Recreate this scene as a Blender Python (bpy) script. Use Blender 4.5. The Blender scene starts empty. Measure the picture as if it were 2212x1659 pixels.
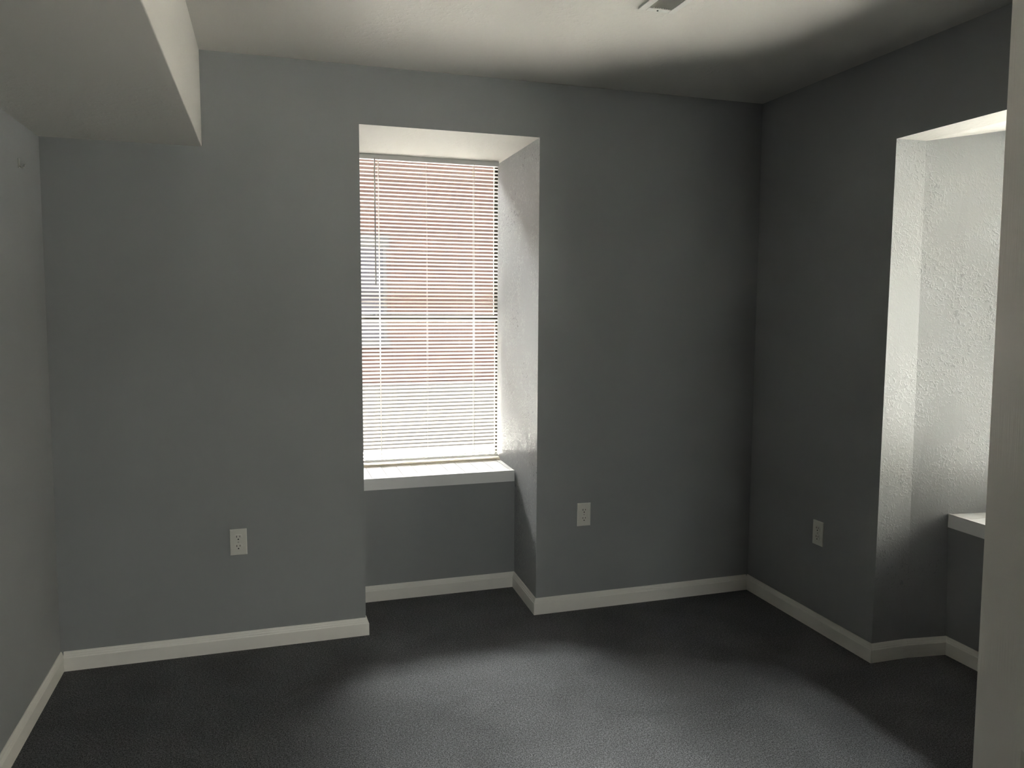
import bpy, bmesh, math, random
from mathutils import Vector, Matrix
S = bpy.context.scene
C = S.collection
random.seed(7)

# ------------------------------------------------------------------ camera
F_PX = 1676.56
CAM = (0.8354, -3.4812, 1.5076)
YAW, PITCH, ROLL = 0.3047, -0.1002, 0.0054
cam_data = bpy.data.cameras.new('camera')
cam_data.sensor_width = 36.0
cam_data.sensor_fit = 'HORIZONTAL'
cam_data.lens = F_PX / 2212 * 36.0
cam_data.clip_start = 0.02
cam = bpy.data.objects.new('camera', cam_data)
C.objects.link(cam)
fw = Vector((math.sin(YAW)*math.cos(PITCH), math.cos(YAW)*math.cos(PITCH), math.sin(PITCH)))
rt = Vector((math.cos(YAW), -math.sin(YAW), 0))
up = rt.cross(fw)
rt2 = rt*math.cos(ROLL) + up*math.sin(ROLL)
up2 = -rt*math.sin(ROLL) + up*math.cos(ROLL)
m = Matrix((rt2, up2, -fw)).transposed().to_4x4()
m.translation = Vector(CAM)
cam.matrix_world = m
S.camera = cam

# ------------------------------------------------------------------ world, exposure
SKY = 205.0
w = bpy.data.worlds.new('overcast_sky'); S.world = w; w.use_nodes = True
nt = w.node_tree; nt.nodes.clear()
out = nt.nodes.new('ShaderNodeOutputWorld'); bg = nt.nodes.new('ShaderNodeBackground')
tc = nt.nodes.new('ShaderNodeTexCoord'); sp = nt.nodes.new('ShaderNodeSeparateXYZ')
rp = nt.nodes.new('ShaderNodeValToRGB')
rp.color_ramp.elements[0].position = 0.0; rp.color_ramp.elements[0].color = (0.25, 0.25, 0.24, 1)
rp.color_ramp.elements[1].position = 0.85; rp.color_ramp.elements[1].color = (1.25, 1.25, 1.24, 1)
em_ = rp.color_ramp.elements.new(0.45); em_.color = (0.58, 0.58, 0.57, 1)
nt.links.new(tc.outputs['Generated'], sp.inputs[0]); nt.links.new(sp.outputs['Z'], rp.inputs[0])
nt.links.new(rp.outputs[0], bg.inputs['Color']); bg.inputs['Strength'].default_value = SKY
nt.links.new(bg.outputs[0], out.inputs['Surface'])
S.view_settings.view_transform = 'Standard'; S.view_settings.look = 'None'
S.view_settings.gamma = 1.0; S.view_settings.use_curve_mapping = False
S.view_settings.exposure = 0.0
S.cycles.use_denoising = True
S.cycles.max_bounces = 14; S.cycles.diffuse_bounces = 10; S.cycles.glossy_bounces = 4
S.cycles.transparent_max_bounces = 16
S.cycles.sample_clamp_indirect = 20.0
S.cycles.caustics_reflective = False; S.cycles.caustics_refractive = False

# added sunlight, unseen: brightens the yard for more bounce, never the room directly
sl = bpy.data.lights.new('added_sun', 'SUN'); sl.energy = 420.0; sl.angle = math.radians(4); sl.color = (1.0, .97, .92)
added_sun = bpy.data.objects.new('added_sun', sl); C.objects.link(added_sun)
added_sun.rotation_euler = Vector((1, 0, -3)).to_track_quat('-Z', 'Y').to_euler()

# sky portals in the two window openings
def portal(name, loc, rot, sx, sy):
    l = bpy.data.lights.new(name, 'AREA'); l.shape = 'RECTANGLE'; l.size = sx; l.size_y = sy
    l.cycles.is_portal = True
    o = bpy.data.objects.new(name, l); C.objects.link(o); o.location = loc; o.rotation_euler = rot
    o['kind'] = 'helper'

# ------------------------------------------------------------------ measures (metres)
XR, H = 3.2642, 2.5304
XRT = 3.2513                      # the right wall leans a little
XLB, XLT = -0.012, 0.014          # so does the left wall
BB, BT = 0.0807, 0.013            # baseboard
SX, SZ = 0.5975, 2.1488           # soffit
NX0, NX1, NH = 1.2322, 2.0588, 2.2842
ND, WD, WZ = 0.399, 0.7277, 2.295
WX0, WX1 = 1.205, 2.084
SILL = 0.6353; STH = 0.0577
WS = SILL                         # window bottom
YO = 0.98                         # outer face of the back wall
RN, RNH = -0.9015, 2.1812
KX, KY = 3.42, -0.9042            # where the right niche's jamb kinks
RBX, RBY = 3.63, -0.931
RWX, RWY, RWZ = 4.02, -0.985, 2.28
RSILL = 0.6284
RN2 = -1.83                       # far side of the right niche
RWY2 = -1.80
XO = 4.28
FW = -3.10                        # front wall (closet) plane
VX = 1.70                         # right side of the entry passage
YB = -5.0

portal('sky_portal_back', ((WX0+WX1)/2, YO+0.02, (WS+WZ)/2), (math.radians(-90), 0, 0), WX1-WX0+.24, WZ-WS+.24)
portal('sky_portal_right', (XO+0.02, (RWY+RWY2)/2, (RSILL+RWZ)/2), (0, math.radians(90), 0), RWZ-RSILL+.1, .95)

portal('sky_portal_passage', (.825, YB-.12, 1.5), (math.radians(90), 0, 0), .7, 1.05)  # portal for the added passage window

# ------------------------------------------------------------------ materials
def mat(name):
    mm = bpy.data.materials.new(name); mm.use_nodes = True
    n = mm.node_tree.nodes; b = n['Principled BSDF']
    return mm, n, mm.node_tree.links, b

def simple(name, col, rough=.5, spec=.5, trans=0.0):
    mm, n, L, b = mat(name)
    b.inputs['Base Color'].default_value = (*col, 1); b.inputs['Roughness'].default_value = rough
    b.inputs['Specular IOR Level'].default_value = spec
    return mm

def noise(n, L, scale, detail=4, rough=.55, src=None, dist=0):
    t = n.new('ShaderNodeTexNoise'); t.inputs['Scale'].default_value = scale
    t.inputs['Detail'].default_value = detail; t.inputs['Roughness'].default_value = rough
    t.inputs['Distortion'].default_value = dist
    if src is None:
        src = n.new('ShaderNodeTexCoord').outputs['Object']
    L.new(src, t.inputs['Vector']); return t

def ramp(n, L, src, p0, c0, p1, c1):
    r = n.new('ShaderNodeValToRGB'); e = r.color_ramp.elements
    e[0].position = p0; e[0].color = c0 if len(c0) == 4 else (*c0, 1)
    e[1].position = p1; e[1].color = c1 if len(c1) == 4 else (*c1, 1)
    L.new(src, r.inputs[0]); return r

WALL = (0.255, 0.262, 0.266)
def wall_mat(name, col, jamb=False):
    mm, n, L, b = mat(name)
    co = n.new('ShaderNodeTexCoord').outputs['Object']
    t = noise(n, L, 2.2, 3, .5, co)
    r = ramp(n, L, t.outputs[0], .35, tuple(c*.97 for c in col), .65, tuple(c*1.03 for c in col))
    L.new(r.outputs[0], b.inputs['Base Color'])
    b.inputs['Roughness'].default_value = .62
    b.inputs['Specular IOR Level'].default_value = .35
    fine = noise(n, L, 260, 3, .6, co)
    b1 = n.new('ShaderNodeBump'); b1.inputs['Strength'].default_value = .12; b1.inputs['Distance'].default_value = .0015
    L.new(fine.outputs[0], b1.inputs['Height'])
    last = b1
    if jamb:
        # knock-down plaster: flattened splashes standing off the face, patchy
        b.inputs['Roughness'].default_value = .5
        b.inputs['Specular IOR Level'].default_value = .5
        sp_ = noise(n, L, 64, 4, .55, co, 1.1)
        pl = ramp(n, L, sp_.outputs[0], .50, (0, 0, 0), .60, (1, 1, 1))
        mk = noise(n, L, 3.4, 2, .5, co)
        mr = ramp(n, L, mk.outputs[0], .40, (.12, .12, .12), .58, (1, 1, 1))
        mu = n.new('ShaderNodeMath'); mu.operation = 'MULTIPLY'
        L.new(pl.outputs[0], mu.inputs[0]); L.new(mr.outputs[0], mu.inputs[1])
        b2 = n.new('ShaderNodeBump'); b2.inputs['Strength'].default_value = .34; b2.inputs['Distance'].default_value = .003
        L.new(mu.outputs[0], b2.inputs['Height']); L.new(b1.outputs[0], b2.inputs['Normal'])
        last = b2
        rr = ramp(n, L, mu.outputs[0], 0, (.58, .58, .58), 1, (.26, .26, .26))
        L.new(rr.outputs[0], b.inputs['Roughness'])
    L.new(last.outputs[0], b.inputs['Normal'])
    return mm

M_wall = wall_mat('grey_wall_paint', WALL)
M_jamb = wall_mat('grey_knockdown_plaster', WALL, True)

def ceil_mat(name, col, strong=.35):
    mm, n, L, b = mat(name)
    co = n.new('ShaderNodeTexCoord').outputs['Object']
    b.inputs['Base Color'].default_value = (*col, 1)
    b.inputs['Roughness'].default_value = .6; b.inputs['Specular IOR Level'].default_value = .35
    sp_ = noise(n, L, 38, 4, .6, co, .8)
    pl = ramp(n, L, sp_.outputs[0], .50, (0, 0, 0), .62, (1, 1, 1))
    mk = noise(n, L, 1.6, 2, .5, co)
    mr = ramp(n, L, mk.outputs[0], .46, (.05, .05, .05), .62, (1, 1, 1))
    mu = n.new('ShaderNodeMath'); mu.operation = 'MULTIPLY'
    L.new(pl.outputs[0], mu.inputs[0]); L.new(mr.outputs[0], mu.inputs[1])
    b2 = n.new('ShaderNodeBump'); b2.inputs['Strength'].default_value = strong; b2.inputs['Distance'].default_value = .003
    L.new(mu.outputs[0], b2.inputs['Height'])
    fine = noise(n, L, 240, 3, .6, co)
    b1 = n.new('ShaderNodeBump'); b1.inputs['Strength'].default_value = .1; b1.inputs['Distance'].default_value = .0015
    L.new(fine.outputs[0], b1.inputs['Height']); L.new(b2.outputs[0], b1.inputs['Normal'])
    L.new(b1.outputs[0], b.inputs['Normal'])
    return mm
M_ceil = ceil_mat('off_white_ceiling_paint', (.62, .603, .565))
M_trim = simple('white_semi_gloss_trim', (.74, .72, .67), .38, .5)
M_board = simple('white_painted_board', (.80, .80, .79), .42, .5)
M_vinyl = simple('white_vinyl', (.80, .80, .78), .35, .5)
M_plastic = simple('white_plastic', (.60, .59, .54), .35, .5)
M_dark = simple('dark_slot', (.01, .01, .01), .7, .2)
M_screw = simple('dull_metal_screw', (.35, .34, .32), .4, .5)
M_wood = None

def carpet():
    mm, n, L, b = mat('charcoal_carpet')
    co = n.new('ShaderNodeTexCoord').outputs['Object']
    f = noise(n, L, 230, 3, .7, co)
    g = noise(n, L, 95, 3, .6, co)
    big = noise(n, L, 3.2, 3, .55, co, .5)
    r = ramp(n, L, f.outputs[0], .38, (.011, .0115, .0125), .64, (.122, .124, .128))
    r2 = ramp(n, L, g.outputs[0], .32, (.74, .74, .74), .70, (1.28, 1.28, 1.28))
    r3 = ramp(n, L, big.outputs[0], .35, (.86, .86, .86), .65, (1.12, 1.12, 1.12))
    x1 = n.new('ShaderNodeMix'); x1.data_type = 'RGBA'; x1.blend_type = 'MULTIPLY'; x1.inputs[0].default_value = 1
    x2 = n.new('ShaderNodeMix'); x2.data_type = 'RGBA'; x2.blend_type = 'MULTIPLY'; x2.inputs[0].default_value = 1
    L.new(r.outputs[0], x1.inputs[6]); L.new(r2.outputs[0], x1.inputs[7])
    L.new(x1.outputs[2], x2.inputs[6]); L.new(r3.outputs[0], x2.inputs[7])
    L.new(x2.outputs[2], b.inputs['Base Color'])
    b.inputs['Roughness'].default_value = .9; b.inputs['Specular IOR Level'].default_value = .1
    try:
        b.inputs['Sheen Weight'].default_value = .03; b.inputs['Sheen Roughness'].default_value = .6
    except Exception:
        pass
    bb = n.new('ShaderNodeBump'); bb.inputs['Strength'].default_value = .4; bb.inputs['Distance'].default_value = .004
    L.new(f.outputs[0], bb.inputs['Height'])
    b3 = n.new('ShaderNodeBump'); b3.inputs['Strength'].default_value = .3; b3.inputs['Distance'].default_value = .006
    L.new(g.outputs[0], b3.inputs['Height']); L.new(bb.outputs[0], b3.inputs['Normal'])
    L.new(b3.outputs[0], b.inputs['Normal'])
    return mm
M_carpet = carpet()

def slat_mat(name='translucent_white_slat', k=.5):
    mm, n, L, b = mat(name)
    n.remove(b)
    d = n.new('ShaderNodeBsdfDiffuse'); d.inputs['Color'].default_value = (.70, .69, .675, 1)
    t = n.new('ShaderNodeBsdfTranslucent'); t.inputs['Color'].default_value = (.72, .71, .70, 1)
    mx = n.new('ShaderNodeMixShader'); mx.inputs[0].default_value = k
    L.new(d.outputs[0], mx.inputs[1]); L.new(t.outputs[0], mx.inputs[2])
    L.new(mx.outputs[0], n['Material Output'].inputs['Surface'])
    return mm
M_slat = slat_mat()

def glass_mat():
    mm, n, L, b = mat('window_glass')
    n.remove(b)
    t = n.new('ShaderNodeBsdfTransparent'); t.inputs['Color'].default_value = (.93, .94, .93, 1)
    g = n.new('ShaderNodeBsdfGlossy'); g.inputs['Roughness'].default_value = .02
    fr = n.new('ShaderNodeFresnel'); fr.inputs['IOR'].default_value = 1.45
    mx = n.new('ShaderNodeMixShader')
    L.new(fr.outputs[0], mx.inputs[0]); L.new(t.outputs[0], mx.inputs[1]); L.new(g.outputs[0], mx.inputs[2])
    L.new(mx.outputs[0], n['Material Output'].inputs['Surface'])
    return mm
M_glass = glass_mat()

def oldwood():
    mm, n, L, b = mat('worn_varnished_wood')
    co = n.new('ShaderNodeTexCoord').outputs['Object']
    mp = n.new('ShaderNodeMapping'); mp.inputs['Scale'].default_value = (1, 30, 30)
    L.new(co, mp.inputs[0])
    t = noise(n, L, 8, 5, .6, mp.outputs[0])
    r = ramp(n, L, t.outputs[0], .35, (.42, .36, .26), .68, (.70, .63, .49))
    L.new(r.outputs[0], b.inputs['Base Color']); b.inputs['Roughness'].default_value = .5
    return mm
M_wood = oldwood()

def tile_mat():
    mm, n, L, b = mat('white_glazed_tile')
    co = n.new('ShaderNodeTexCoord').outputs['Object']
    t = noise(n, L, 12, 3, .5, co)
    r = ramp(n, L, t.outputs[0], .35, (.76, .76, .75), .7, (.82, .82, .81))
    L.new(r.outputs[0], b.inputs['Base Color']); b.inputs['Roughness'].default_value = .25
    return mm
M_tile = tile_mat()
M_grout = simple('pale_grout', (.16, .16, .155), .8, .2)

def door_mat():
    mm, n, L, b = mat('white_embossed_woodgrain')
    co = n.new('ShaderNodeTexCoord').outputs['Object']
    mp = n.new('ShaderNodeMapping'); mp.inputs['Scale'].default_value = (1, 1, .035)
    L.new(co, mp.inputs[0])
    t = noise(n, L, 300, 3, .6, mp.outputs[0], .2)
    mk = noise(n, L, 5, 2, .5, co)
    mr = ramp(n, L, mk.outputs[0], .4, (.15, .15, .15), .6, (1, 1, 1))
    mu = n.new('ShaderNodeMath'); mu.operation = 'MULTIPLY'
    L.new(t.outputs[0], mu.inputs[0]); L.new(mr.outputs[0], mu.inputs[1])
    bb = n.new('ShaderNodeBump'); bb.inputs['Strength'].default_value = .6; bb.inputs['Distance'].default_value = .0015
    L.new(mu.outputs[0], bb.inputs['Height']); L.new(bb.outputs[0], b.inputs['Normal'])
    b.inputs['Base Color'].default_value = (.66, .64, .59, 1); b.inputs['Roughness'].default_value = .4
    return mm
M_door = door_mat()

def brick_mat():
    mm, n, L, b = mat('red_brick')
    co = n.new('ShaderNodeTexCoord').outputs['Object']
    sx = n.new('ShaderNodeSeparateXYZ'); cx = n.new('ShaderNodeCombineXYZ')
    L.new(co, sx.inputs[0]); L.new(sx.outputs[0], cx.inputs[0]); L.new(sx.outputs[2], cx.inputs[1])
    br = n.new('ShaderNodeTexBrick'); L.new(cx.outputs[0], br.inputs['Vector'])
    br.inputs['Color1'].default_value = (.0050, .0030, .0025, 1); br.inputs['Color2'].default_value = (.0041, .0026, .0023, 1)
    br.inputs['Mortar'].default_value = (.0042, .0031, .0027, 1)
    br.inputs['Scale'].default_value = 1; br.inputs['Brick Width'].default_value = .22
    br.inputs['Row Height'].default_value = .075; br.inputs['Mortar Size'].default_value = .006
    L.new(br.outputs[0], b.inputs['Base Color']); b.inputs['Roughness'].default_value = 1; b.inputs['Specular IOR Level'].default_value = 0
    return mm
M_brick = brick_mat()
M_ground2 = simple('pale_gravel', (.50, .48, .45), .9, .2)
M_ground = simple('pale_concrete', (.60, .59, .565), .9, .2)
M_stucco = simple('tan_render', (.115, .11, .10), .9, .2)
M_stone = simple('pale_stone', (.45, .42, .37), .8, .2)
M_vent = simple('white_enamel_register', (.62, .62, .59), .45, .4)
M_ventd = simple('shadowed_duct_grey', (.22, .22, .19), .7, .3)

# ------------------------------------------------------------------ mesh helpers
class MB:
    def __init__(s): s.bm = bmesh.new()
    def quad(s, *p, mi=0):
        f = s.bm.faces.new([s.bm.verts.new(q) for q in p]); f.material_index = mi; return f
    def box(s, x0, y0, z0, x1, y1, z1, mi=0, bevel=0.0, seg=2, M=None):
        r = bmesh.ops.create_cube(s.bm, size=1)
        vs = r['verts']
        for v in vs:
            v.co = Vector(((x0+x1)/2+v.co.x*(x1-x0), (y0+y1)/2+v.co.y*(y1-y0), (z0+z1)/2+v.co.z*(z1-z0)))
        fs = {f for v in vs for f in v.link_faces}
        if bevel > 0:
            es = list({e for v in vs for e in v.link_edges})
            rr = bmesh.ops.bevel(s.bm, geom=es, offset=bevel, segments=seg, affect='EDGES', profile=.5)
            vs = list({v for f in rr['faces'] for v in f.verts} | {v for v in vs if v.is_valid})
            fs = {f for v in vs for f in v.link_faces}
        for f in fs: f.material_index = mi
        if M is not None:
            for v in vs: v.co = M @ v.co
        return vs
    def cyl(s, p0, p1, r, n=12, mi=0, r2=None):
        p0, p1 = Vector(p0), Vector(p1); d = (p1-p0); a = d.normalized()
        u = a.orthogonal().normalized(); v = a.cross(u); r2 = r if r2 is None else r2
        A = [s.bm.verts.new(p0+(u*math.cos(t)+v*math.sin(t))*r) for t in [2*math.pi*i/n for i in range(n)]]
        B = [s.bm.verts.new(p1+(u*math.cos(t)+v*math.sin(t))*r2) for t in [2*math.pi*i/n for i in range(n)]]
        for i in range(n):
            f = s.bm.faces.new((A[i], A[(i+1) % n], B[(i+1) % n], B[i])); f.material_index = mi; f.smooth = True
        f = s.bm.faces.new(A[::-1]); f.material_index = mi
        f = s.bm.faces.new(B); f.material_index = mi
    def sweep(s, profile, path, miters=True, mi=0, closed_profile=True):
        """profile: (offset, z) pairs; path: [(x,y)], offset to the right-hand side of travel."""
        n = len(path); rows = []
        for i, p in enumerate(path):
            p = Vector(p)
            if i == 0: d0 = d1 = (Vector(path[1])-p).normalized()
            elif i == n-1: d0 = d1 = (p-Vector(path[i-1])).normalized()
            else:
                d0 = (p-Vector(path[i-1])).normalized(); d1 = (Vector(path[i+1])-p).normalized()
            n0 = Vector((d0.y, -d0.x)); n1 = Vector((d1.y, -d1.x))
            mm_ = (n0+n1); mm_ = mm_/mm_.dot(n0)
            rows.append([s.bm.verts.new((p.x+mm_.x*o, p.y+mm_.y*o, z)) for o, z in profile])
        k = len(profile)
        for i in range(n-1):
            for j in range(k if closed_profile else k-1):
                f = s.bm.faces.new((rows[i][j], rows[i][(j+1) % k], rows[i+1][(j+1) % k], rows[i+1][j])); f.material_index = mi
        if closed_profile:
            s.bm.faces.new(rows[0][::-1]); s.bm.faces.new(rows[-1])
    def build(s, name, mats, parent=None, weld=True):
        if weld: bmesh.ops.remove_doubles(s.bm, verts=s.bm.verts, dist=1e-5)
        bmesh.ops.recalc_face_normals(s.bm, faces=s.bm.faces)
        me = bpy.data.meshes.new(name); s.bm.to_mesh(me); s.bm.free()
        for q in (mats if isinstance(mats, (list, tuple)) else [mats]): me.materials.append(q)
        o = bpy.data.objects.new(name, me); C.objects.link(o)
        if parent: o.parent = parent
        return o

def struct(o, label=None):
    o['kind'] = 'structure'
    if label: o['label'] = label
    return o
def empty(name, loc=(0, 0, 0)):
    o = bpy.data.objects.new(name, None); C.objects.link(o); o.location = loc; return o
def tag(o, label, cat, group=None):
    o['label'] = label; o['category'] = cat
    if group: o['group'] = group
    return o

# ------------------------------------------------------------------ wall_back with its deep niche and window opening
b = MB()
Z0 = -0.02; ZT = H+0.02
def xr(z): return XR+(XRT-XR)*z/H
# face of the wall
b.quad((-.1, 0, Z0), (NX0, 0, Z0), (NX0, 0, NH), (-.1, 0, NH))
b.quad((NX1, 0, Z0), (XR+.1, 0, Z0), (XR+.1, 0, NH), (NX1, 0, NH))
b.quad((-.1, 0, NH), (NX0, 0, NH), (NX0, 0, ZT), (-.1, 0, ZT))
b.quad((NX0, 0, NH), (NX1, 0, NH), (NX1, 0, ZT), (NX0, 0, ZT))
b.quad((NX1, 0, NH), (XR+.1, 0, NH), (XR+.1, 0, ZT), (NX1, 0, ZT))
NB0, NB1 = 1.215, 2.0735
YP = WD+.045; PB, PT = SILL-.15, WZ+.09     # pocket the window sits in, wider than the niche
# jambs
ZS = SILL-0.03
for xa, xb, xc, s_ in ((NX0, NB0, WX0, 1), (NX1, NB1, WX1, -1)):
    b.quad((xa, 0, Z0), (xb, ND, Z0), (xb, ND, ZS), (xa, 0, ZS), mi=1)
    b.quad((xa, 0, ZS), (xb, ND, ZS), (xb, ND, 2.2901), (xa, 0, NH), mi=1)
    b.quad((xb, ND, ZS), (xc, WD, ZS), (xc, WD, WZ), (xb, ND, 2.2901), mi=1)
    b.quad((xc, WD, ZS), (xc, YP, ZS), (xc, YP, WZ), (xc, WD, WZ), mi=1)
    xo = xc-.09*s_
    b.quad((xc, YP, PB), (xo, YP, PB), (xo, YP, PT), (xc, YP, PT), mi=1)
    b.quad((xo, YP, PB), (xo, YO, PB), (xo, YO, PT), (xo, YP, PT), mi=1)
# niche ceiling
b.quad((NX0, 0, NH), (NB0, ND, 2.2901), (NB1, ND, 2.2901), (NX1, 0, NH), mi=2)
b.quad((NB0, ND, 2.2901), (WX0, WD, WZ), (WX1, WD, WZ), (NB1, ND, 2.2901), mi=2)
b.quad((WX0, WD, WZ), (WX0, YP, WZ), (WX1, YP, WZ), (WX1, WD, WZ), mi=2)
b.quad((WX0, YP, WZ), (WX0, YP, PT), (WX1, YP, PT), (WX1, YP, WZ), mi=2)
OX0, OX1 = WX0-.09, WX1+.09
b.quad((OX0, YP, PT), (OX0, YO, PT), (OX1, YO, PT), (OX1, YP, PT), mi=2)
b.quad((OX0, YP, PB), (OX0, YO, PB), (OX1, YO, PB), (OX1, YP, PB), mi=2)
# wall under the sill
b.quad((NB0, ND, Z0), (NB1, ND, Z0), (NB1, ND, ZS), (NB0, ND, ZS))
b.quad((NB0, ND, ZS), (NB1, ND, ZS), (WX1, WD, ZS), (WX0, WD, ZS))
b.quad((WX0, WD, ZS), (WX1, WD, ZS), (WX1, YP, ZS), (WX0, YP, ZS))
b.quad((WX0, YP, ZS), (WX1, YP, ZS), (WX1, YP, PB), (WX0, YP, PB))
# outer face
for (x0, z0, x1, z1) in ((-.4, -1.2, OX0, 3), (OX1, -1.2, XO+.2, 3), (OX0, -1.2, OX1, PB), (OX0, PT, OX1, 3)):
    b.quad((x0, YO, z0), (x1, YO, z0), (x1, YO, z1), (x0, YO, z1), mi=3)
bw = b.build('wall_back', [M_wall, M_jamb, M_ceil, M_stone], weld=False)
struct(bw, 'grey painted wall with the deep niche around the blind')

# ------------------------------------------------------------------ wall_right with niche
b = MB()
def xw(z): return XR+(XRT-XR)*z/H
YE = -3.75
def rq(y0, y1, z0, z1, mi=0):
    b.quad((xw(z0), y0, z0), (xw(z0), y1, z0), (xw(z1), y1, z1), (xw(z1), y0, z1), mi=mi)
rq(.1, RN, Z0, RNH); rq(RN2, YE, Z0, RNH); rq(.1, RN, RNH, ZT); rq(RN, RN2, RNH, ZT); rq(RN2, YE, RNH, ZT)
KZ, BZ = 2.1825, 2.2145
RS = RSILL-0.03
def jamb(pts, mi=1):
    # pts: (x,y,ztop) from the room outwards
    for (xa, ya, za), (xb, yb, zb) in zip(pts, pts[1:]):
        b.quad((xa, ya, RS), (xb, yb, RS), (xb, yb, zb), (xa, ya, za), mi=mi)
P = [(xw(1.4), RN, RNH), (KX, KY, KZ), (RBX, RBY, BZ), (RWX, RWY, RWZ), (XO, RWY, RWZ)]
Q = [(xw(1.4), RN2, RNH), (KX, RN2+.003, KZ), (RBX, RN2+.02, BZ), (RWX, RWY2, RWZ), (XO, RWY2, RWZ)]
P[0] = (xw(RNH), RN, RNH)
for T in (P, Q):
    # first strip follows the wall's lean; kink and back corner lean slightly as well
    top = T; 
    def bx(i, z):
        x, y, zt = T[i]
        if i == 0: return xw(z)
        if i == 1: return 3.4414+(3.3996-3.4414)*z/2.18
        if i == 2: return 3.6396+(3.6077-3.6396)*min(z, RS)/.628
        return x
    for i in range(4):
        z_a = Z0 if i < 2 else RS
        (xa, ya, za), (xb, yb, zb) = T[i], T[i+1]
        b.quad((bx(i, z_a), ya, z_a), (bx(i+1, z_a), yb, z_a), (bx(i+1, RS), yb, RS), (bx(i, RS), ya, RS), mi=1) if i < 2 else None
        b.quad((bx(i, RS), ya, RS), (bx(i+1, RS), yb, RS), (bx(i+1, zb), yb, zb), (bx(i, za), ya, za), mi=1)
for i in range(4):
    (xa, ya, za), (xb, yb, zb) = P[i], P[i+1]; (xc, yc, zc), (xd, yd, zd) = Q[i], Q[i+1]
    def bx2(i, z):
        return {0: xw(z), 1: 3.3996, 2: 3.6396+(3.6077-3.6396)*RS/.628}.get(i, P[i][0])
    b.quad((bx2(i, za), ya, za), (bx2(i+1, zb), yb, zb), (bx2(i+1, zb), yd, zb), (bx2(i, za), yc, za), mi=2)
# wall under the sill and its top
rx = 3.6396+(3.6077-3.6396)*RS/.628; rz = 3.6396+(3.6077-3.6396)*Z0/.628
b.quad((rz, RBY, Z0), (rz, RN2+.02, Z0), (rx, RN2+.02, RS), (rx, RBY, RS))
b.quad((rx, RBY, RS), (RWX, RWY, RS), (RWX, RWY2, RS), (rx, RN2+.02, RS))
b.quad((RWX, RWY, RS), (XO, RWY, RS), (XO, RWY2, RS), (RWX, RWY2, RS))
for (y0, z0, y1, z1) in ((1.2, -1.2, RWY, 3), (RWY2, -1.2, -5.2, 3), (RWY, -1.2, RWY2, RS), (RWY, RWZ, RWY2, 3)):
    b.quad((XO, y0, z0), (XO, y1, z0), (XO, y1, z1), (XO, y0, z1), mi=3)
wr = b.build('wall_right', [M_wall, M_jamb, M_ceil, M_stone], weld=False)
struct(wr, 'grey painted wall right of the corner with a second deep niche')

# ------------------------------------------------------------------ wall_left, rear walls, floor, ceiling
b = MB()
def lean(z): return XLB+(XLT-XLB)*z/H
b.quad((lean(Z0), .1, Z0), (lean(Z0), YB, Z0), (lean(ZT), YB, ZT), (lean(ZT), .1, ZT))
b.quad((-.35, 1.0, -1.2), (-.35, YB-.1, -1.2), (-.35, YB-.1, 3), (-.35, 1.0, 3), mi=1)
struct(b.build('wall_left', [M_wall, M_stone], weld=False), 'grey painted wall at the left edge')

CX0, CX1 = 1.78, 3.06             # closet opening
b = MB()
b.box(VX, FW-.11, Z0, CX0, FW, ZT); b.box(CX1, FW-.11, Z0, XR+.1, FW, ZT); b.box(CX0, FW-.11, 2.055, CX1, FW, ZT)
b.box(VX, YB, Z0, VX+.11, FW-.11, ZT)
b.box(VX+.11, -3.85, Z0, XR+.1, -3.75, ZT)
RX0, RX1, RZ0, RZ1 = .65, 1.10, 1.14, 1.86    # added opening behind the camera, lets fill light into the room
b.box(-.3, YB-.1, Z0, RX0, YB, ZT); b.box(RX1, YB-.1, Z0, VX+.11, YB, ZT)
b.box(RX0, YB-.1, Z0, RX1, YB, RZ0); b.box(RX0, YB-.1, RZ1, RX1, YB, ZT)
struct(b.build('wall_front', M_wall, weld=False), 'grey wall behind the viewer holding the closet opening')

b = MB()
b.box(-.35, YB-.1, -.1, XO, YO-.005, 0)
fl = struct(b.build('floor', M_carpet), 'charcoal grey low pile carpet')
b = MB()
b.box(-.35, YB-.1, H, XO, YO-.005, H+.15)
struct(b.build('ceiling', M_ceil), 'off white painted ceiling with faint trowel texture')
b = MB()
b.box(-.03, YB-.05, SZ, SX, .001, H+.002, bevel=.003)
struct(b.build('trim_1', M_ceil), 'off white boxed bulkhead along the left wall under the ceiling')

# ------------------------------------------------------------------ baseboards
PROF = [(0, 0), (BT, 0), (BT, .0555), (.0118, .0585), (.0108, .0592), (.0100, .0640), (.0088, .0675), (.0080, .0683), (.0066, .0745), (.0050, .0775), (.0044, .0807), (0, .0807)]
def base(name, path, label):
    bb = MB(); bb.sweep([(o, z) for o, z in PROF], path)
    return struct(bb.build(name, M_trim), label)
base('baseboard_back', [(XLB+.013, 0), (NX0, 0), (NB0, ND), (NB1, ND), (NX1, 0), (XR-.013, 0)],
     'white moulded baseboard along the back wall and round its niche')
base('baseboard_right', [(XR, 0), (XR, RN), (3.4414, KY), (3.6396, RBY), (3.6396, RN2+.02), (3.4414, RN2+.003), (XR, RN2), (XR, FW+.0)],
     'white moulded baseboard along the right wall and round its niche')
base('baseboard_left', [(XLB, YB), (XLB, 0)], 'white moulded baseboard along the left wall')

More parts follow.
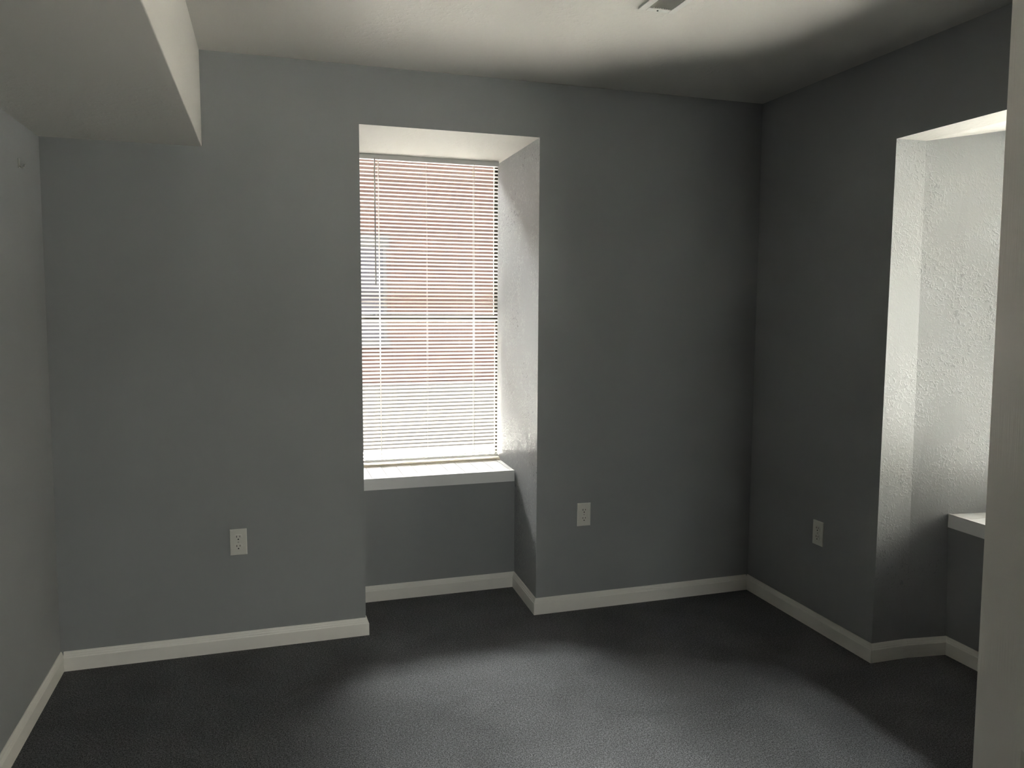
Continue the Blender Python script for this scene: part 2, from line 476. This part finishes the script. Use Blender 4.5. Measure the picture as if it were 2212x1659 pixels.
# ------------------------------------------------------------------ windows (white vinyl double-hung) and tiled sills
def window(name, sill_label, width, height, depth_frame=.07, M_vinyl=M_vinyl):
    """Local axes: x along the wall 0..width, y outwards, z up from 0 (window bottom)."""
    root = empty(name); struct(root)
    f = MB(); t = .035
    f.box(0, 0, 0, t, depth_frame, height, bevel=.003); f.box(width-t, 0, 0, width, depth_frame, height, bevel=.003)
    f.box(t, 0, 0, width-t, depth_frame, t, bevel=.003); f.box(t, 0, height-t, width-t, depth_frame, height, bevel=.003)
    f.build('window_frame', M_vinyl, root, weld=False)
    mid = height*.5
    for (z0, z1, y0) in ((t, mid+.02, .012), (mid-.02, height-t, .040)):
        s_ = MB(); w_ = .034; x0, x1 = t, width-t; y1 = y0+.026
        s_.box(x0, y0, z0, x0+w_, y1, z1, bevel=.003); s_.box(x1-w_, y0, z0, x1, y1, z1, bevel=.003)
        s_.box(x0+w_, y0, z0, x1-w_, y1, z0+w_, bevel=.003); s_.box(x0+w_, y0, z1-w_, x1-w_, y1, z1, bevel=.003)
        so = s_.build('sash', M_vinyl, root, weld=False)
        g = MB(); g.box(x0+w_, (y0+y1)/2-.002, z0+w_, x1-w_, (y0+y1)/2+.002, z1-w_)
        g.build('pane', M_glass, so)
    return root
w1 = window('window_1', '', OX1-OX0-.004, PT-PB-.004, M_vinyl=simple('tan_aluminium_sash', (.10, .085, .068), .6, .2)); w1.location = (OX0+.002, YP+.09, PB+.002)
w2 = window('window_2', '', RWY-RWY2, RWZ-RSILL-.004); w2.location = (RWX+.02, RWY, RSILL+.002); w2.rotation_euler = (0, 0, math.radians(-90))
w3 = window('added_fill_window', '', RX1-RX0, RZ1-RZ0); w3.location = (RX1, YB-.01, RZ0); w3.rotation_euler = (0, 0, math.radians(180))
w3['label'] = 'unseen small white window added behind the viewer for fill light'
w1['label'] = 'tan framed window behind the lowered blind'; w2['label'] = 'white window at the far end of the right niche'

def sill(parent, front, back, zt, t_start, t_step, world_to_parent):
    """front/back: ((x,y),(x,y)) ends of the front and the back edge; built in world space then moved into the parent's space."""
    (fa, fb), (ba, bb_) = [(Vector((*p, 0)), Vector((*q, 0))) for p, q in (front, back)]
    d = (fb-fa).normalized(); inn = (ba-fa); nrm = Vector((0, 0, 1)).cross(d)
    if nrm.dot(inn) < 0: nrm = -nrm
    depth = inn.dot(nrm)
    L_ = (fb-fa).length
    # bed / fascia board
    s_ = MB()
    def prism(mb, pts, z0, z1, mi=0):
        lo = [mb.bm.verts.new((p.x, p.y, z0)) for p in pts]; hi = [mb.bm.verts.new((p.x, p.y, z1)) for p in pts]
        mb.bm.faces.new(lo[::-1]).material_index = mi; mb.bm.faces.new(hi).material_index = mi
        for i in range(len(pts)):
            j = (i+1) % len(pts); f = mb.bm.faces.new((lo[i], lo[j], hi[j], hi[i])); f.material_index = mi
    e = .0015
    prism(s_, [fa+d*e, fb-d*e, fb-d*e+nrm*.019, fa+d*e+nrm*.019], zt-STH, zt-.004)
    so = s_.build('sill_board', M_board, parent)
    s2 = MB(); prism(s2, [fa+d*e+nrm*.019, fb-d*e+nrm*.019, bb_-d*e, ba+d*e], zt-.03, zt-.0035)
    g = s2.build('grout_bed', M_grout, so)
    s3 = MB()
    def lerp_edge(t, k):   # t metres along, k 0..1 from front to back, clamped to the jambs
        a = fa.lerp(ba, k); c = fb.lerp(bb_, k); p = fa+d*t+nrm*(depth*k)
        ta = (a-fa).dot(d)+e; tb = (c-fa).dot(d)-e
        tt = min(max(t, ta), tb); return fa+d*tt+nrm*(depth*k)
    gap = .0012; k0 = .014/depth
    cuts = [-.05]; t = t_start
    while t < L_+.03: cuts.append(t); t += t_step
    cuts.append(L_+.05)
    k1 = 1-.030/depth
    for a, c in zip(cuts, cuts[1:]):
        pts = [lerp_edge(a+gap, k0), lerp_edge(c-gap, k0), lerp_edge(c-gap, k1), lerp_edge(a+gap, k1)]
        if (pts[1]-pts[0]).length < .004: continue
        prism(s3, pts, zt-.008, zt-.0005)
    # raised front edge strip
    prism(s3, [fa+d*e-nrm*.001, fb-d*e-nrm*.001, fb-d*e+nrm*.012, fa+d*e+nrm*.012], zt-.006, zt+.0012)
    s3.build('sill_tiles', M_tile, so)
    s4 = MB()
    A0, A1 = lerp_edge(-.05, k1), lerp_edge(L_+.05, k1)
    B0, B1 = ba+d*e+nrm*.036, bb_-d*e+nrm*.036
    sec = [(0, zt-.02), (0, zt+.004), (.35, zt+.012), (1, zt+.013), (1, zt-.02)]
    E0 = [s4.bm.verts.new((*A0.lerp(B0, k).xy, z)) for k, z in sec]; E1 = [s4.bm.verts.new((*A1.lerp(B1, k).xy, z)) for k, z in sec]
    for i in range(5): s4.bm.faces.new((E0[i], E0[(i+1) % 5], E1[(i+1) % 5], E1[i]))
    s4.bm.faces.new(E0); s4.bm.faces.new(E1[::-1])

    st = s4.build('window_stool', M_wood, so)
    st['label'] = 'worn brown wooden strip'
    so.matrix_parent_inverse = world_to_parent.inverted()
    return so
bpy.context.view_layer.update()
sill(w1, ((NB0, ND-.002), (NB1, ND-.002)), ((WX0, WD), (WX1, WD)), SILL, 1.3215-NB0, .0815, w1.matrix_world.copy())
sill(w2, ((3.606, RBY), (3.606, RN2+.02)), ((RWX, RWY), (RWX, RWY2)), RSILL, .09, .0815, w2.matrix_world.copy())

# ------------------------------------------------------------------ mini blinds
M_head = simple('white_painted_metal', (.78, .78, .77), .4, .4)
M_rail = simple('white_blind_rail', (.74, .74, .73), .4, .4)
M_cord = slat_mat('translucent_cord', .75)
M_wand = simple('clear_grey_wand', (.50, .50, .50), .2, .5)
def mini_blind(label, width, top, bottom, cords, wand_x, tilt):
    """Local axes: x along the window, room side towards -y, z as in the world."""
    bl = empty('window_blind')
    tag(bl, label, 'blind')
    h = MB(); h.box(0, -.013, top-.026, width, .013, top, bevel=.002)
    h.build('head_rail', M_head, bl)
    z_top, z_bot = top-.040, bottom+.023
    n = round((z_top-z_bot)/.0201)+1
    th = math.radians(tilt); s_ = MB(); wdt = .0150
    for i in range(n):
        zc = z_top-(z_top-z_bot)*i/(n-1)
        jt = th+math.radians(random.uniform(-.8, .8)); dz = random.uniform(-.0004, .0004)
        rows = []; K = 4
        for k in range(K+1):
            q = -wdt/2+wdt*k/K
            crown = .0010*(1-(2*q/wdt)**2)
            yy = q*math.cos(jt)-crown*math.sin(jt); zz = zc+dz+q*math.sin(jt)+crown*math.cos(jt)
            rows.append((s_.bm.verts.new((.002, yy, zz)), s_.bm.verts.new((width-.002, yy, zz+random.uniform(-.0003, .0003)))))
        for a, c in zip(rows, rows[1:]):
            f = s_.bm.faces.new((a[0], a[1], c[1], c[0])); f.smooth = True
    s_.build('slats', M_slat, bl, weld=False)
    h = MB(); h.box(.001, -.012, bottom, width-.001, .012, bottom+.012, bevel=.003)
    h.build('bottom_rail', M_slat, bl)
    for x, r_ in cords:
        c_ = MB()
        c_.cyl((x, -.0125, bottom+.01), (x, -.0125, top-.02), r_, 6)
        c_.cyl((x, .0125, bottom+.01), (x, .0125, top-.02), r_, 6)
        c_.build('ladder_cord', M_cord, bl, weld=False)
    if wand_x is not None:
        wv = MB(); wv.cyl((wand_x, -.022, top-.022), (wand_x, -.024, 1.614), .0032, 6)
        wv.cyl((wand_x, -.010, top-.016), (wand_x, -.022, top-.022), .002, 6)
        wo = wv.build('tilt_wand', M_wand, bl, weld=False)
        wo['label'] = 'thin grey tilt wand'
    return bl
BX0, BY = WX0+.008, WD-.012
bl = mini_blind('white mini blind lowered over the window in the back wall niche', 2.070-BX0, WZ-.001, .6565,
                ((1.411-BX0, .0014), (1.668-BX0, .0004), (1.930-BX0, .0014)), 1.3885-BX0, 38)
bl.location = (BX0, BY, 0)

# ------------------------------------------------------------------ outlets
def outlet(loc, rz, label):
    root = empty('wall_outlet', loc)
    tag(root, label, 'outlet', 'duplex outlets in white cover plates')
    root.rotation_euler = (0, 0, rz)
    # local: face towards -y
    p = MB()
    r = bmesh.ops.create_cube(p.bm, size=1)
    for v in r['verts']: v.co = Vector((v.co.x*.070, -.003+v.co.y*.006, v.co.z*.1143))
    fr = [e for e in p.bm.edges if all(abs(v.co.y+.006) < 1e-6 for v in e.verts)]
    bmesh.ops.bevel(p.bm, geom=fr, offset=.0035, segments=3, affect='EDGES', profile=.6)
    p.build('cover_plate', M_plastic, root)
    for zc in (.0205, -.0205):
        f = MB(); n = 28; pts = []
        for k in range(n):
            a = 2*math.pi*k/n; x = .0172*math.cos(a); z = .0172*math.sin(a); z = max(-.0138, min(.0138, z)); pts.append((x, z))
        A = [f.bm.verts.new((x, -.0055, zc+z)) for x, z in pts]; B = [f.bm.verts.new((x*.985, -.0078, zc+z*.985)) for x, z in pts]
        for k in range(n): f.bm.faces.new((A[k], A[(k+1) % n], B[(k+1) % n], B[k]))
        f.bm.faces.new(B)
        ro = f.build('receptacle', M_plastic, root)
        s1 = MB()
        s1.box(-.0078, -.0083, zc+.0005, -.0052, -.0075, zc+.0085); s1.box(.0052, -.0083, zc+.0012, .0076, -.0075, zc+.0078)
        s1.cyl((0, -.0075, zc-.0072), (0, -.0083, zc-.0072), .0029, 14)
        s1.build('slots', M_dark, ro, weld=False)
    sc = MB(); sc.cyl((0, -.0055, 0), (0, -.0072, 0), .0032, 14)
    sc.build('screw', M_screw, root)
    return root
outlet((.6914, 0, .4846), 0, 'white duplex outlet low on the back wall left of the niche')
outlet((2.3054, 0, .4824), 0, 'white duplex outlet on the back wall between the niche and the corner')
outlet((xw(.4624), -.5426, .4624), math.radians(-90), 'white duplex outlet on the right wall beside the second niche')

# ------------------------------------------------------------------ hook on the left wall
hk = MB()
r = bmesh.ops.create_cube(hk.bm, size=1)
hx = lean(2.0)
hk.bm.clear()
hk.box(hx, -.285, 1.984, hx+.003, -.268, 2.018, bevel=.001)
pr = [Vector((hx+.003, -.2765, 1.992)), Vector((hx+.010, -.2765, 1.986)), Vector((hx+.017, -.2765, 1.988)), Vector((hx+.020, -.2765, 1.997))]
for a, c in zip(pr, pr[1:]): hk.cyl(a, c, .0035, 8)
o = hk.build('wall_hook', simple('pale_grey_plastic', (.30, .30, .28), .4, .5), weld=False)
tag(o, 'small painted plastic hook stuck high on the left wall', 'hook')

# ------------------------------------------------------------------ ceiling register
vr = empty('ceiling_vent', (2.10, -1.0, H))
tag(vr, 'white metal air register in the ceiling, cut by the top of the photo', 'vent')
vx0, vx1, vy1, vy0 = 2.078, 2.215, -.952, -1.31
f = MB()
iw = (vx0+.028, vy0+.026, vx1-.024, vy1-.026)
f.box(vx0, vy0, H-.006, iw[0], vy1, H+.001, bevel=.0015); f.box(iw[2], vy0, H-.006, vx1, vy1, H+.001, bevel=.0015)
f.box(iw[0], vy0, H-.006, iw[2], iw[1], H+.001, bevel=.0015); f.box(iw[0], iw[3], H-.006, iw[2], vy1, H+.001, bevel=.0015)
f.build('frame', M_vent, vr, weld=False).matrix_parent_inverse = Matrix.Translation((-2.10, 1.0, -H))
g = MB()
g.box(iw[0], iw[1], H-.0015, iw[2], iw[3], H+.001)
k = 0
xx = iw[0]+.004
while xx < iw[2]-.004:
    Mx = Matrix.Translation((xx, 0, H-.0025)) @ Matrix.Rotation(math.radians(35), 4, 'Y') @ Matrix.Translation((-xx, 0, -(H-.0025)))
    g.box(xx-.0035, iw[1]+.001, H-.0025, xx+.0035, iw[3]-.001, H-.0018, M=Mx); xx += .0085
g.build('louvres', M_ventd, vr, weld=False).matrix_parent_inverse = Matrix.Translation((-2.10, 1.0, -H))
g = MB(); g.cyl(((vx0+vx1)/2, vy1-.012, H-.005), ((vx0+vx1)/2, vy1-.012, H-.0075), .0035, 12)
g.build('screw', M_dark, vr, weld=False).matrix_parent_inverse = Matrix.Translation((-2.10, 1.0, -H))

# ------------------------------------------------------------------ bifold closet door standing open at the right
def leaf(root, p, q, flip, hw=.0175):
    """Moulded panel leaf from p (fold edge) to q (jamb side); embossed panels on both faces."""
    p = Vector((*p, 0)); q = Vector((*q, 0)); d = (q-p); Wd = d.length; d.normalize(); nn = Vector((d.y, -d.x, 0))
    M_ = Matrix((( d.x, nn.x, 0, p.x), (d.y, nn.y, 0, p.y), (0, 0, 1, 0), (0, 0, 0, 1)))
    zb, zt = .015, 2.04
    st = .120
    panels = [(.24, .82), (.97, 1.62), (1.73, 1.93)]
    mb = MB()
    zs = [zb]+[z for pr in panels for z in pr]+[zt]
    for sgn in (-1, 1):
        y = hw*sgn
        def q4(x0, z0, x1, z1, ya=y): mb.quad((x0, ya, z0), (x1, ya, z0), (x1, ya, z1), (x0, ya, z1))
        q4(0, zb, st, zt); q4(Wd-st, zb, Wd, zt)
        edges = [zb]+[z for pr in panels for z in pr]+[zt]
        for a, c in zip(edges[::2], edges[1::2]): q4(st, a, Wd-st, c)
        for (a, c) in panels:
            rings = [(0, 0), (.010, .006), (.022, .006), (.045, .001)]
            for (o0, d0), (o1, d1) in zip(rings, rings[1:]):
                A = [(st+o0, a+o0), (Wd-st-o0, a+o0), (Wd-st-o0, c-o0), (st+o0, c-o0)]
                B = [(st+o1, a+o1), (Wd-st-o1, a+o1), (Wd-st-o1, c-o1), (st+o1, c-o1)]
                ya, yb = y-sgn*d0, y-sgn*d1
                for i in range(4):
                    j = (i+1) % 4
                    mb.quad((A[i][0], ya, A[i][1]), (A[j][0], ya, A[j][1]), (B[j][0], yb, B[j][1]), (B[i][0], yb, B[i][1]))
            o1 = rings[-1][0]; q4(st+o1, a+o1, Wd-st-o1, c-o1, y-sgn*rings[-1][1])
    for x in (0, Wd): mb.quad((x, -hw, zb), (x, hw, zb), (x, hw, zt), (x, -hw, zt))
    for z in (zb, zt): mb.quad((0, -hw, z), (Wd, -hw, z), (Wd, hw, z), (0, hw, z))
    for v in mb.bm.verts: v.co = M_ @ v.co
    return mb.build('door_leaf', M_door, root)
dr = empty('door_1', (1.9, -3.0, 0)); struct(dr, 'white wood grained folding door standing open at the right edge')
EX, EY = 2.000, -2.512
l1 = leaf(dr, (EX, EY), (1.820, -3.085), 1); l1.matrix_parent_inverse = Matrix.Translation((-1.9, 3.0, 0))
l2 = leaf(dr, (EX+.045, EY), (2.13, -3.09), 1); l2.matrix_parent_inverse = Matrix.Translation((-1.9, 3.0, 0))
dr.matrix_world = Matrix.Translation((EX, EY, .72)) @ Matrix.Rotation(math.radians(-.75), 4, Vector((.76, .65, 0))) @ Matrix.Translation((-EX, -EY, -.72)) @ Matrix.Translation((1.9, -3.0, 0))   # hung a little out of plumb
hg = MB()
for z in (.3, 1.02, 1.8):
    hg.cyl((EX+.022, EY+.004, z-.03), (EX+.022, EY+.004, z+.03), .004, 10)
ho = hg.build('hinge', simple('worn_brass', (.35, .28, .16), .4, .5), dr, weld=False); ho.matrix_parent_inverse = Matrix.Translation((-1.9, 3.0, 0))

# ------------------------------------------------------------------ outside: neighbouring brick building and pavement
b = MB()
b.box(-14, 10, -1.0, 18, 18, 7.6)
bb_ = empty('brick_building', (2, 10, -1.0)); tag(bb_, 'red brick building across the yard seen between the slats of the blind', 'building')
o = b.build('facade', M_brick, bb_); o.matrix_parent_inverse = Matrix.Translation((-2, -10, 1.0))
w_ = MB(); w_.box(-14, 9.9, -1.0, 13, 9.998, .12)
o = w_.build('plinth', simple('painted_plinth', (.0052, .0049, .0047), 1, 0), bb_); o.matrix_parent_inverse = Matrix.Translation((-2, -10, 1.0))
w_ = MB(); w_.box(13, -12, -1.0, 18, 9.99, 8.5)  # added wing, out of view: cuts the sky light reaching the right niche
o = w_.build('added_side_wing', M_stucco, bb_); o.matrix_parent_inverse = Matrix.Translation((-2, -10, 1.0))
M_wg = simple('dark_window_glass', (.0034, .0032, .0037), .9, 0)
M_frame2 = simple('weathered_frame', (.0040, .0038, .0038), .9, 0)
for cx_ in (-1.2, 2.3, 5.6, 8.8):
    for z0 in (.9,):
        f = MB()
        f.box(cx_-.55, 9.93, z0-.12, cx_+.55, 9.999, z0); f.box(cx_-.55, 9.95, z0+1.6, cx_+.55, 9.999, z0+1.8)
        for s0 in (-1, 1): f.box(cx_+s0*.47-.03, 9.95, z0, cx_+s0*.47+.03, 9.999, z0+1.6)
        f.box(cx_-.44, 9.96, z0+.78, cx_+.44, 9.999, z0+.83)
        wo_ = f.build('window', M_frame2, bb_, weld=False); wo_.matrix_parent_inverse = Matrix.Translation((-2, -10, 1.0))
        g = MB(); g.box(cx_-.44, 9.98, z0, cx_+.44, 9.999, z0+1.6)
        go = g.build('pane', M_wg, wo_, weld=False)
b = MB(); b.box(-14, YO, -1.2, 18, 9.999, -1.0, mi=1); b.box(XO, -20, -1.2, 25, YO, -1.0); b.box(-14, -20, -1.2, XO, YB-.2, -1.0, mi=1)
struct(b.build('pavement', [M_ground, M_ground2], weld=False), 'pale concrete yard outside the windows')
